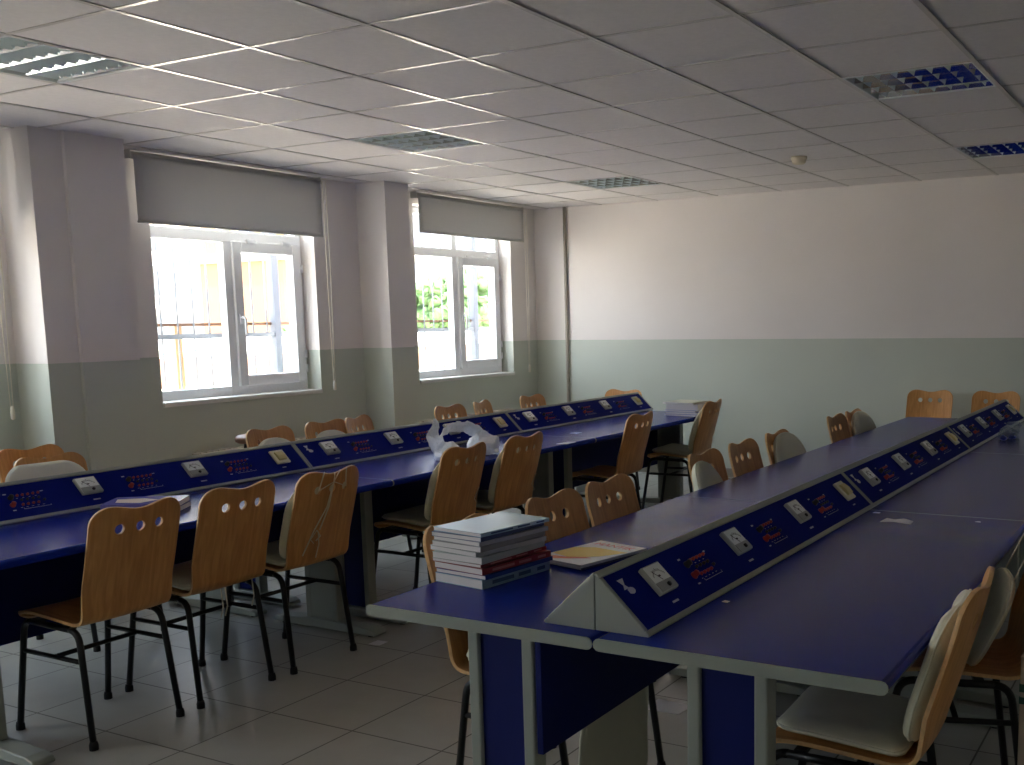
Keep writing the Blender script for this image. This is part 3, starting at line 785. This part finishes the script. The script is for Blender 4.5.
def chair(label, x, y, deg, cushions=(), ties=(), group='plywood chairs around the desks', pitch=0):
    t = thing('plywood_chair', label, 'chair', (x, y, 0), math.radians(deg), group)
    link('seat_shell', shell_me, t)
    for s in (-1, 1):
        for f in (0, 1):
            lg = link('leg', leg_mes[(s, f)], t); tag(lg, 'black tubular leg')
            link('foot_cap', cap_me, lg, (s*.178, .226 if f else -.196, 0))
        link('seat_rail', rail_mes[s], t); link('side_stretcher', sstr_mes[s], t)
    link('cross_stretcher', cstr_me, t); link('seat_crossbar', cbar_me, t)
    for c in cushions:
        a, b = CU[c]; q = link(a.name.split('.')[0], a, t); tag(q, 'beige cloth cushion'); link('piping', b, q)
    for me in ties: tag(link('tie', me, t), 'pale cotton tie')
    return t
GA = 'plywood chairs on the aisle side of the left row'
AX = -3.548
chair('plain plywood chair with no cushion, nearest at the left row', AX, 2.385, 90, (), (), GA)
chair('second plywood chair from the left along the left row, ties hanging below its seat', AX, 2.835, 90, ('seat',), tie_under_me, GA)
chair('plywood chair with a white tie crossing its back, third along the left row', AX+.022, 3.29, 90, ('back', 'seat'), (tie_back_me,), GA)
chair('cushioned plywood chair in front of the white plastic bag', AX+.022, 4.225, 90, ('back', 'seat'), (tie_side_me,), GA)
chair('cushioned plywood chair just right of the white plastic bag', AX+.022, 4.755, 90, ('back', 'seat'), (tie_side_me,), GA)
chair('plain plywood chair standing alone at the far desk of the left row', AX+.01, 6.11, 90, (), (), GA)
chair('cushioned plywood chair at the far left row end, hiding part of the far books', AX+.03, 7.20, 93, ('back', 'seat'), (tie_side_me,), GA)
GB = 'plywood chairs between the left row and the windows'
BX = -4.61
chair('plywood chair pushed back near the wide column at the left edge', -5.05, 3.30, -90, (), (), GB)
chair('plywood chair with a broad cushion, leftmost behind the left row', BX, 3.12, -90, ('wide', 'seat'), (), GB)
chair('cushioned plywood chair under the middle of the nearer window', BX, 4.49, -90, ('backlow', 'seat'), (), GB)
chair('cushioned plywood chair under the right end of the nearer window', BX, 4.945, -92, ('backlow', 'seat'), (), GB)
chair('plain plywood chair in front of the column between the windows', BX-.03, 5.34, -74, (), (), GB)
chair('plain plywood chair behind the white plastic bag, under the far window', BX, 6.20, -90, (), (), GB)
chair('smaller looking plywood chair right of the one behind the bag', BX-.03, 6.70, -74, (), (), GB)
chair('plain plywood chair by the back left corner pipe', BX, 7.28, -90, (), (), GB)
chair('plywood chair at the far end of the left row, mostly hidden by the console', -4.46, 7.78, 180, (), (), GB)
stl = thing('round_stool', 'brown round stool against the window wall, barely showing left of a cushioned chair', 'stool', (-5.33, 4.82, 0))
m = MB(mat('brown_stool_seat', (128, 84, 62), .5)); m.lathe([(0, .715), (.14, .715), (.155, .725), (.155, .748), (.14, .76), (0, .76)], n=24); obj('seat', m, stl)
for k in range(4):
    a = PI/4+k*PI/2
    obj('leg', tubeme('leg', [(.17*math.cos(a), .17*math.sin(a), .01), (.09*math.cos(a), .09*math.sin(a), .716)], .011), stl)
m = MB(M['steel']); m.tube([(.15*math.cos(a*PI/8), .15*math.sin(a*PI/8), .25) for a in range(16)], .008, 8, closed=True); obj('foot_ring', m, stl)
GC = 'plywood chairs on the aisle side of the right row'
CX = -1.735
chair('plywood chair behind the tall book pile', CX, 2.585, -90, ('plump', 'hang'), (), GC)
chair('plain plywood chair just right of the tall book pile', CX, 3.12, -90, (), (), GC)
chair('plain plywood chair behind the yellow booklet, second right of the book pile', CX, 3.515, -90, (), (), GC)
chair('plywood chair with a slipped cushion at the middle desk of the right row', CX, 4.40, -90, ('backL', 'seat'), (), GC)
chair('plain plywood chair between two cushioned ones along the right row', CX, 4.85, -90, (), (), GC)
chair('cushioned plywood chair at the middle desk, its cushion covering the back', CX, 5.33, -90, ('backR', 'seat'), (), GC)
chair('plain plywood chair at the far desk of the right row', CX, 6.34, -90, (), (), GC)
chair('cushioned plywood chair, last along the aisle side of the right row', CX, 6.71, -90, ('backR', 'seat'), (), GC)
GE = 'plywood chairs against the back wall'
chair('plain plywood chair against the back wall, left one of the pair', -1.985, 8.40, 180, (), (), GE)
chair('plain plywood chair against the back wall, right one of the pair', -1.475, 8.40, 180, (), (), GE)
GD = 'plywood chairs on the right side of the right row'
chair('cushioned plywood chair tucked under the near right desk corner', -.735, 2.49, 92, ('tall', 'seat'), tie_near_me, GD)
chair('plywood chair at the right edge with its cushion fallen forward on two ties', -.645, 3.17, 108, ('drop',), tie_drop_me, GD)

# ------------------------------------------------------------------ books
def book(name, label, loc, rz, w, h, t, cover, cat='book', group=None, stripe=None, tilt=0):
    """w across (spine at +x side), h along y, lying flat"""
    o = thing(name, label, cat, loc, rz, group); o.rotation_euler = (tilt, 0, rz)
    cm = MB(cover)
    cm.box(-w/2, w/2, -h/2, h/2, 0, .0012); cm.box(-w/2, w/2, -h/2, h/2, t-.0012, t); cm.box(w/2-.0014, w/2, -h/2, h/2, 0, t)
    obj('cover', cm, o, bevel=.0004)
    pm = MB(M['paper']); pm.box(-w/2+.0015, w/2-.0013, -h/2+.0015, h/2-.0015, .0011, t-.0011)
    obj('pages', pm, o)
    if stripe:
        sm = MB(stripe)
        for a, b in ((-.36, -.05), (.02, .2), (.30, .42)): sm.box(w/2, w/2+.0004, h*a, h*b, t*.3, t*.7)
        obj('spine_lettering', sm, o)
    return o
def cov(n, rgb, r=.35): return mat(n, rgb, r)
pile = [ # thickness, cover, label, dx, dy, drot, width, height
    (.026, cov('cover_ice', (150, 182, 196)), 'thick white book with a pale blue spine, bottom of the tall pile', 0, 0, 0, .185, .285, (60, 90, 120)),
    (.012, cov('cover_royal', (26, 62, 138)), 'thin book with a royal blue spine, second from the bottom of the pile', .004, .005, .02, .19, .29, None),
    (.018, cov('cover_red', (140, 36, 34)), 'red spined book in the tall pile, lower of the two reds', .0, .002, -.01, .19, .285, (190, 130, 120)),
    (.010, cov('cover_crimson', (128, 30, 32)), 'thin red spined book in the tall pile, upper of the two reds', -.012, .004, .03, .185, .285, (190, 130, 120)),
    (.019, cov('cover_greygreen', (176, 186, 180)), 'grey-green spined book just above the red ones', -.010, -.002, .05, .185, .28, None),
    (.013, cov('cover_dove', (196, 198, 194)), 'dove grey thin book in the middle of the tall pile', -.014, .002, -.05, .19, .28, None),
    (.016, cov('cover_taupe', (150, 148, 142)), 'taupe spined book in the upper half of the tall pile', -.010, .0, .03, .185, .28, None),
    (.012, cov('cover_pearl', (176, 178, 184)), 'pearl grey thin book third from the top of the pile', -.004, .003, -.03, .185, .28, None),
    (.013, cov('cover_navyband', (70, 84, 120)), 'white book with a dark blue spine, second from the top of the pile', -.012, .0, .05, .185, .28, None),
    (.011, cov('cover_sky', (176, 208, 222), .22), 'pale blue glossy book on top of the tall pile', -.002, .004, -.02, .19, .28, (60, 90, 130)),
]
z = DH+.0005
ang0 = math.atan2(-.037, .278)
for k, (t_, c_, lab, dx, dy, dr, w_, h_, st) in enumerate(pile):
    book('book', lab, (-1.796+dx, 2.452+dy, z), ang0+dr, w_, h_, t_, c_, group='books in the tall pile on the right row', stripe=mat('spine_print_%d' % k, st, .5) if st else None)
    z += t_+.0006
# booklet with a yellow cover
bk_rz = math.atan2(-.065, .29)
for nm, lab, zz, dxy, t_, c_ in (('book', 'dark covered book lying under the yellow booklet', DH+.0005, (-.004, .008), .008, cov('cover_slate', (70, 76, 100))),
                                 ('booklet', 'white booklet with a yellow panel and red title, right of the tall pile', DH+.009, (0, 0), .009, cov('cover_white', (222, 220, 216), .3))):
    o = book(nm, lab, (-1.652+dxy[0], 2.765+dxy[1], zz), bk_rz, .195, .297, t_, c_, cat='book' if nm == 'book' else 'booklet')
    if nm == 'booklet':
        m = MB(mat('yellow_print', (236, 200, 60), .35)); m.prism([(-.095, -.075), (-.02, -.09), (.03, -.06), (.06, -.03), (.096, .06), (-.04, .06), (-.096, .02)], 'z', .0089, .0093); obj('yellow_panel', m, o)
        m = MB(mat('orange_print', (226, 110, 40), .35)); m.prism([(-.08, -.125), (-.05, -.14), (.0, -.105), (.055, -.06), (.03, -.06), (-.02, -.092), (-.06, -.10)], 'z', .0089, .0094); obj('orange_swoosh', m, o)
        cu = bpy.data.curves.new('title', 'FONT'); cu.body = 'MANTIK'; cu.size = .042; cu.align_x = 'CENTER'; cu.extrude = .0002
        cu.materials.append(mat('red_print', (212, 70, 52), .4))
        tmp = bpy.data.objects.new('title_curve', cu); C.objects.link(tmp); tme = baked(tmp); bpy.data.objects.remove(tmp); tme.name = 'title'
        tx = bpy.data.objects.new('title', tme); C.objects.link(tx); tx.parent = o; tx.location = (0, .092, .0092); tx.rotation_euler = (0, 0, 0)
# two books on the near left desk
book('book', 'smaller book under a glossy one on the near left desk', (-3.70, 2.775, DH+.0005), math.radians(-58), .15, .25, .02, cov('cover_indigo', (60, 60, 130)))
o = book('book', 'glossy violet-blue book on the near left desk', (-3.709, 2.753, DH+.021), math.radians(-55), .185, .285, .022, cov('cover_violet', (120, 116, 190), .2))
m = MB(mat('pale_print', (214, 196, 180), .3)); m.prism([(-.03, -.12), (.05, -.10), (.07, .0), (.0, .05), (-.04, -.02)], 'z', .0219, .0223); obj('printed_panel', m, o)
# books at the far end of the left row
farp = [(.014, (58, 74, 150), 'blue book at the bottom of the far end pile'), (.016, (120, 130, 190), 'pale blue book second in the far end pile'), (.014, (70, 82, 150), 'slate blue book in the middle of the far end pile'),
        (.045, (196, 200, 226), 'thick white-paged book high in the far end pile'), (.014, (206, 204, 180), 'cream covered book on top of the far end pile')]
z = DH+.0005
for k, (t_, c_, lab) in enumerate(farp):
    book('book', lab, (-3.47+.01*(k % 2), 7.25, z), math.radians(84+5*(k % 2)), .25 if k == 4 else .2, .27, t_, cov('far_cover_%d' % k, c_), group='books at the far end of the left row'); z += t_+.0006

# ------------------------------------------------------------------ plastic bag, wrapper, scraps
def crumple(v, a, f, seed=0):
    from mathutils import noise
    return Vector(v)+a*Vector(noise.noise_vector(Vector(v)*f+Vector((seed, seed*.7, 0))))
def ribbon(mb, path, widths, dirs, n=10, a=.010, f=18, seed=0):
    """wide crinkled ribbon: path pts, half widths, side directions"""
    K = len(path); vs = []
    P = [Vector(p) for p in path]
    fine = []
    for i in range(K-1):
        p0, p1, p2, p3 = P[max(i-1, 0)], P[i], P[i+1], P[min(i+2, K-1)]
        for q in range(6):
            t = q/6
            fine.append((.5*((2*p1)+(p2-p0)*t+(2*p0-5*p1+4*p2-p3)*t*t+(-p0+3*p1-3*p2+p3)*t**3), widths[i]*(1-t)+widths[i+1]*t, Vector(dirs[i]).lerp(Vector(dirs[i+1]), t)))
    fine.append((P[-1], widths[-1], Vector(dirs[-1])))
    for p, w, d in fine:
        d = d.normalized()
        for j in range(n+1):
            u = -1+2*j/n
            vs.append(crumple(p+d*w*u+Vector((0, 0, .006*math.sin(j*2.1))), a, f, seed))
    mb.add(vs, [(i*(n+1)+j, i*(n+1)+j+1, (i+1)*(n+1)+j+1, (i+1)*(n+1)+j) for i in range(len(fine)-1) for j in range(n)], 0, True)
bag = thing('plastic_bag', 'crumpled white plastic carrier bag on the left row desk', 'plastic bag', (-3.53, 4.57, DH))
def blob(mb, c, r, a, f, seed, n=20):
    vs = []; zs = []
    for i in range(n+1):
        th = PI*i/n
        for j in range(n):
            ph = 2*PI*j/n
            d = Vector((math.sin(th)*math.cos(ph)*r[0], math.sin(th)*math.sin(ph)*r[1], math.cos(th)*r[2]))
            p = crumple(Vector(c)+d, a, f, seed); p.z = max(p.z, .002); vs.append(p)
    mb.add(vs, [(i*n+j, i*n+(j+1) % n, (i+1)*n+(j+1) % n, (i+1)*n+j) for i in range(n) for j in range(n)], 0, True)
def wrinkle(me, a1=.016, a2=.007):
    from mathutils import noise
    for v in me.vertices:
        p = Vector(v.co)
        v.co = p+a1*Vector(noise.noise_vector(p*22))+a2*Vector(noise.noise_vector(p*61+Vector((3, 1, 7))))
        v.co.z = max(v.co.z, .002)
    for q in me.polygons: q.use_smooth = False
    return me
m = MB(M['bag'])
blob(m, (-.01, -.11, .035), (.08, .07, .05), .02, 16, 3, 30); obj('bag_bottom', wrinkle(m.mesh('bag_bottom')), bag)
m = MB(M['bag']); blob(m, (.02, .17, .055), (.08, .085, .075), .025, 14, 5, 34); obj('bag_body', wrinkle(m.mesh('bag_body')), bag)
m = MB(M['bag'])
ribbon(m, [(-.01, -.13, .03), (-.05, -.15, .09), (-.06, -.10, .135), (-.06, -.02, .16), (-.05, .06, .16), (-.03, .13, .145), (.0, .18, .10), (.03, .19, .05)],
       [.05, .05, .036, .030, .030, .036, .05, .055], [(1, .3, .2), (1, .3, .4), (.8, 0, .7), (.5, 0, 1), (.5, 0, 1), (.7, 0, .8), (1, .2, .3), (1, .4, 0)], seed=2, n=14)
obj('bag_handle', wrinkle(m.mesh('bag_handle'), .012, .006), bag)
m = MB(M['bag'])
ribbon(m, [(-.03, -.13, .04), (-.06, -.15, .11), (-.075, -.14, .17), (-.08, -.125, .215)], [.05, .04, .026, .01], [(1, .5, 0), (.8, .8, 0), (.5, 1, 0), (.3, 1, 0)], seed=4, a=.012, n=12)
obj('bag_ear', wrinkle(m.mesh('bag_ear'), .012, .006), bag)
wr_ = thing('plastic_wrapper', 'crumpled clear plastic with a blue part on the far right desk', 'plastic wrapper', (-1.035, 6.43, DH))
m = MB(M['clear']); blob(m, (0, .03, .04), (.035, .05, .045), .03, 22, 11); blob(m, (.03, .11, .05), (.035, .04, .05), .03, 24, 13); obj('clear_film', m, wr_)
m = MB(M['bluep']); blob(m, (0, -.05, .015), (.02, .025, .014), .008, 30, 17); obj('blue_cap', m, wr_)
m = MB(M['bluep']); blob(m, (.03, .06, .012), (.022, .02, .012), .006, 30, 18); obj('blue_scrap', m, wr_)
PAPER = mat('scrap_paper', (232, 232, 236), .8)
def scrap(label, x, y, z, pts, name='paper_scrap', group='torn paper scraps'):
    m = MB(PAPER); k = len(pts)
    m.prism(pts, 'z', .0005, .0022)
    o = obj(name, m, None, (x, y, z)); tag(o, label, 'paper scrap', group)
scrap('torn white paper strip on the near right desk by the console joint', -.955, 3.735, DH, [(-.055, -.045), (-.01, -.025), (.055, -.05), (.05, .01), (.01, .045), (-.02, .016), (-.05, .03)])
scrap('tiny white scrap beside the console joint on the right row', -1.07, 3.86, DH, [(-.012, -.008), (.012, -.01), (.014, .006), (-.008, .01)])
scrap('tiny white scrap by the bottom edge of the nearest right console', -1.075, 2.47, DH, [(-.008, -.006), (.008, -.008), (.01, .005), (-.005, .008)])
scrap('tiny white scrap on the middle of the right desk near its seam', -.70, 3.83, DH, [(-.008, -.004), (.012, -.008), (.008, .004)])
scrap('tiny white scrap between the booklet and the console', -1.44, 3.02, DH, [(-.008, -.006), (.01, -.006), (.008, .008), (-.006, .006)])
scrap('white paper slip on the edge of the middle left desk', -3.36, 5.36, DH, [(-.03, -.07), (.035, -.05), (.03, .06), (-.02, .05)])
scrap('small white slip by the console of the far left desk', -3.60, 5.86, DH, [(-.03, -.03), (.03, -.04), (.02, .04), (-.03, .03)])
scrap('small white paper on the floor tiles of the aisle', -3.30, 3.60, 0, [(-.03, -.035), (.03, -.03), (.028, .03), (-.03, .028)])
scrap('white sheet lying on the floor under the right row', -1.745, 3.46, 0, [(-.08, -.06), (.07, -.055), (.08, .05), (-.07, .06)])

# carton at the right edge
cb = thing('carton', 'tall pale carton with green tape bands at the right edge', 'carton', (-.222, 2.78, 0))
m = MB(mat('carton_board', (196, 182, 166), .8, noise=.05)); m.box(-.15, .15, -.14, .14, 0, .63); obj('carton_body', m, cb, bevel=.004)
gt = mat('green_tape', (52, 92, 78), .5)
for za, zb in ((.545, .565), (.515, .532)):
    m = MB(gt); m.box(-.1512, .1512, -.1412, .1412, za, zb); obj('tape_band', m, cb)
for ya, yb in ((-.14, -.001), (.001, .14)):
    m = MB(mat('carton_flap', (206, 190, 172), .8)); m.box(-.15, .15, ya, yb, .6305, .633); obj('flap', m, cb)

# ------------------------------------------------------------------ outside
og = MB(M['concrete']); og.box(-120, XL-WT, -90, 160, -.6, -.3)
tag(obj('ground_outside', og), 'sunlit paving outside the windows', 'ground', kind='structure')
bw = MB(mat('boundary_white', (226, 222, 214), .8), mat('boundary_base', (128, 92, 72), .8)); bw.box(-26.3, -26, -30, 110, -.3, .55, 1); bw.box(-26.32, -25.98, -30, 110, .55, 1.15, 0)
tag(obj('boundary_wall', bw), 'low white wall with a terracotta base beyond the bars', 'wall')
def building(label, x, y, w, d, hgt, rgb, nwin, nfl, wincol=(62, 74, 90)):
    t = thing('apartment_building', label, 'building', (x, y, -.3), group='apartment blocks beyond the windows')
    m = MB(mat('facade', rgb, .95)); m.box(-d, 0, -w/2, w/2, 0, hgt); obj('facade', m, t)
    fh = hgt/nfl
    wm = MB(mat('facade_glass', wincol, .3)); wm.box(0, .06, -.6, .6, 0, 1.5); wme = wm.mesh('window')
    bm_ = MB(mat('balcony', tuple(min(255, c+10) for c in rgb), .8)); bm_.box(0, 1.1, -1.5, 1.5, -.1, .9); bme = bm_.mesh('balcony')
    for f in range(nfl):
        for k in range(nwin):
            yy = -w/2+(k+.5)*w/nwin
            link('window', wme, t, (0, yy, f*fh+1.0))
            if k % 3 == 1 and f: link('balcony', bme, t, (0, yy, f*fh))
    rm = MB(mat('roof_edge', (110, 104, 96), .8)); rm.box(-d-.2, .3, -w/2-.2, w/2+.2, hgt, hgt+.5); obj('roof_edge', rm, t)
building('yellow apartment block in the right half of the nearer window view', -55, 53.4, 9.6, 3, 27, (118, 100, 70), 5, 9)
building('white apartment block at the left of the nearer window view', -66, 51.5, 9.5, 10, 24, (196, 192, 184), 5, 8, (134, 140, 146))
building('pale lilac apartment block seen in the far window', -70, 104, 16, 12, 30, (112, 114, 124), 6, 10)
building('low cream house behind the boundary wall', -40, 44, 8, 8, 5, (124, 92, 66), 3, 2)
leaf = mat('tree_leaves', (76, 104, 56), .8, noise=.2, nscale=3)
def tree(label, x, y, r, hgt):
    t = thing('tree', label, 'tree', (x, y, -.3), group='trees beyond the boundary wall')
    m = MB(mat('bark', (96, 78, 60), .9)); m.tube([(0, 0, 0), (.1, 0, hgt*.5), (0, .1, hgt*.8)], [.2, .15, .08], 8); obj('trunk', m, t)
    m = MB(leaf)
    for k in range(150):
        a = random.uniform(0, 2*PI); b = random.uniform(-1, 1); q = random.uniform(.5, 1)
        c = Vector((math.cos(a)*math.sqrt(1-b*b)*r*q, math.sin(a)*math.sqrt(1-b*b)*r*q, hgt*.72+b*r*.8*q))
        blob(m, c, (r*.17,)*3, r*.16, 3.1, k, 8)
    obj('crown', m, t)
tree('light green tree behind the wall in the nearer window', -31, 30.2, .8, 1.5)
tree('broad green tree filling the lower far window', -34, 43.0, 2.0, 3.2)
tree('dark green tree beside the broad one in the far window', -38, 50, 2.3, 3.8)
tree('green tree at the right side of the far window view', -36, 57, 1.6, 2.8)

# ------------------------------------------------------------------ light
w = bpy.data.worlds.new('sky'); sc.world = w; w.use_nodes = True; nt = w.node_tree; nt.nodes.clear()
o = nt.nodes.new('ShaderNodeOutputWorld'); bg = nt.nodes.new('ShaderNodeBackground')
tc = nt.nodes.new('ShaderNodeTexCoord'); sp = nt.nodes.new('ShaderNodeSeparateXYZ'); cr = nt.nodes.new('ShaderNodeValToRGB')
mr = nt.nodes.new('ShaderNodeMapRange'); mr.inputs[1].default_value = -1; mr.inputs[2].default_value = 1
nt.links.new(tc.outputs['Generated'], sp.inputs[0]); nt.links.new(sp.outputs['Z'], mr.inputs[0]); nt.links.new(mr.outputs[0], cr.inputs[0])
e = cr.color_ramp.elements; e[0].position = .49; e[0].color = (.5, .48, .46, 1); e[1].position = .51; e[1].color = (.93, .97, 1, 1)
x = e.new(.75); x.color = (.70, .84, 1., 1)
nt.links.new(cr.outputs[0], bg.inputs[0]); bg.inputs[1].default_value = 8.0; nt.links.new(bg.outputs[0], o.inputs[0])
sun = bpy.data.lights.new('sun', 'SUN'); sun.energy = 22.0; sun.angle = .01; sun.color = (1, .98, .95)
so = bpy.data.objects.new('sun', sun); C.objects.link(so); so.rotation_euler = Vector((-.36, .15, -.92)).to_track_quat('-Z', 'Y').to_euler()
so.location = (10, 0, 30)
# daylight sampling guides in the window openings; they emit nothing
for n, (a, b) in enumerate(WIN):
    pd = bpy.data.lights.new('daylight_portal', 'AREA'); pd.shape = 'RECTANGLE'; pd.size = TZ-SZ; pd.size_y = b-a; pd.cycles.is_portal = True
    po = bpy.data.objects.new('daylight_portal', pd); C.objects.link(po); po.location = (XL-WT-.02, (a+b)/2, (SZ+TZ)/2); po.rotation_euler = (0, -PI/2, 0)

# ------------------------------------------------------------------ camera (the picture is the upper left crop of a wider frame)
F, PX, PY = 1065.4, 628.2, 464.2
yaw, pit, rol = -.5021, -.1358, .0156
cy, sy, cp, sp_, crr, srr = math.cos(yaw), math.sin(yaw), math.cos(pit), math.sin(pit), math.cos(rol), math.sin(rol)
fwd = Vector((sy*cp, cy*cp, sp_)); right = Vector((cy, -sy, 0)); down = fwd.cross(right)
r2 = right*crr+down*srr; d2 = -right*srr+down*crr
cam = bpy.data.cameras.new('camera'); co = bpy.data.objects.new('camera', cam); C.objects.link(co)
mw = Matrix((( r2.x, -d2.x, -fwd.x, 0), (r2.y, -d2.y, -fwd.y, 0), (r2.z, -d2.z, -fwd.z, 1.46), (0, 0, 0, 1)))
co.matrix_world = mw
cam.sensor_fit = 'HORIZONTAL'; cam.sensor_width = 36; cam.lens = F/1024*36
cam.shift_x = (512-PX)/1024; cam.shift_y = (PY-382.5)/1024
cam.clip_start = .05; cam.clip_end = 500
sc.camera = co
sc.view_settings.view_transform = 'Standard'; sc.view_settings.look = 'None'; sc.view_settings.gamma = 1; sc.view_settings.use_curve_mapping = False
sc.view_settings.exposure = 0.62
sc.cycles.use_denoising = True; sc.cycles.max_bounces = 10; sc.cycles.diffuse_bounces = 7; sc.cycles.transparent_max_bounces = 16
sc.cycles.sample_clamp_indirect = 8
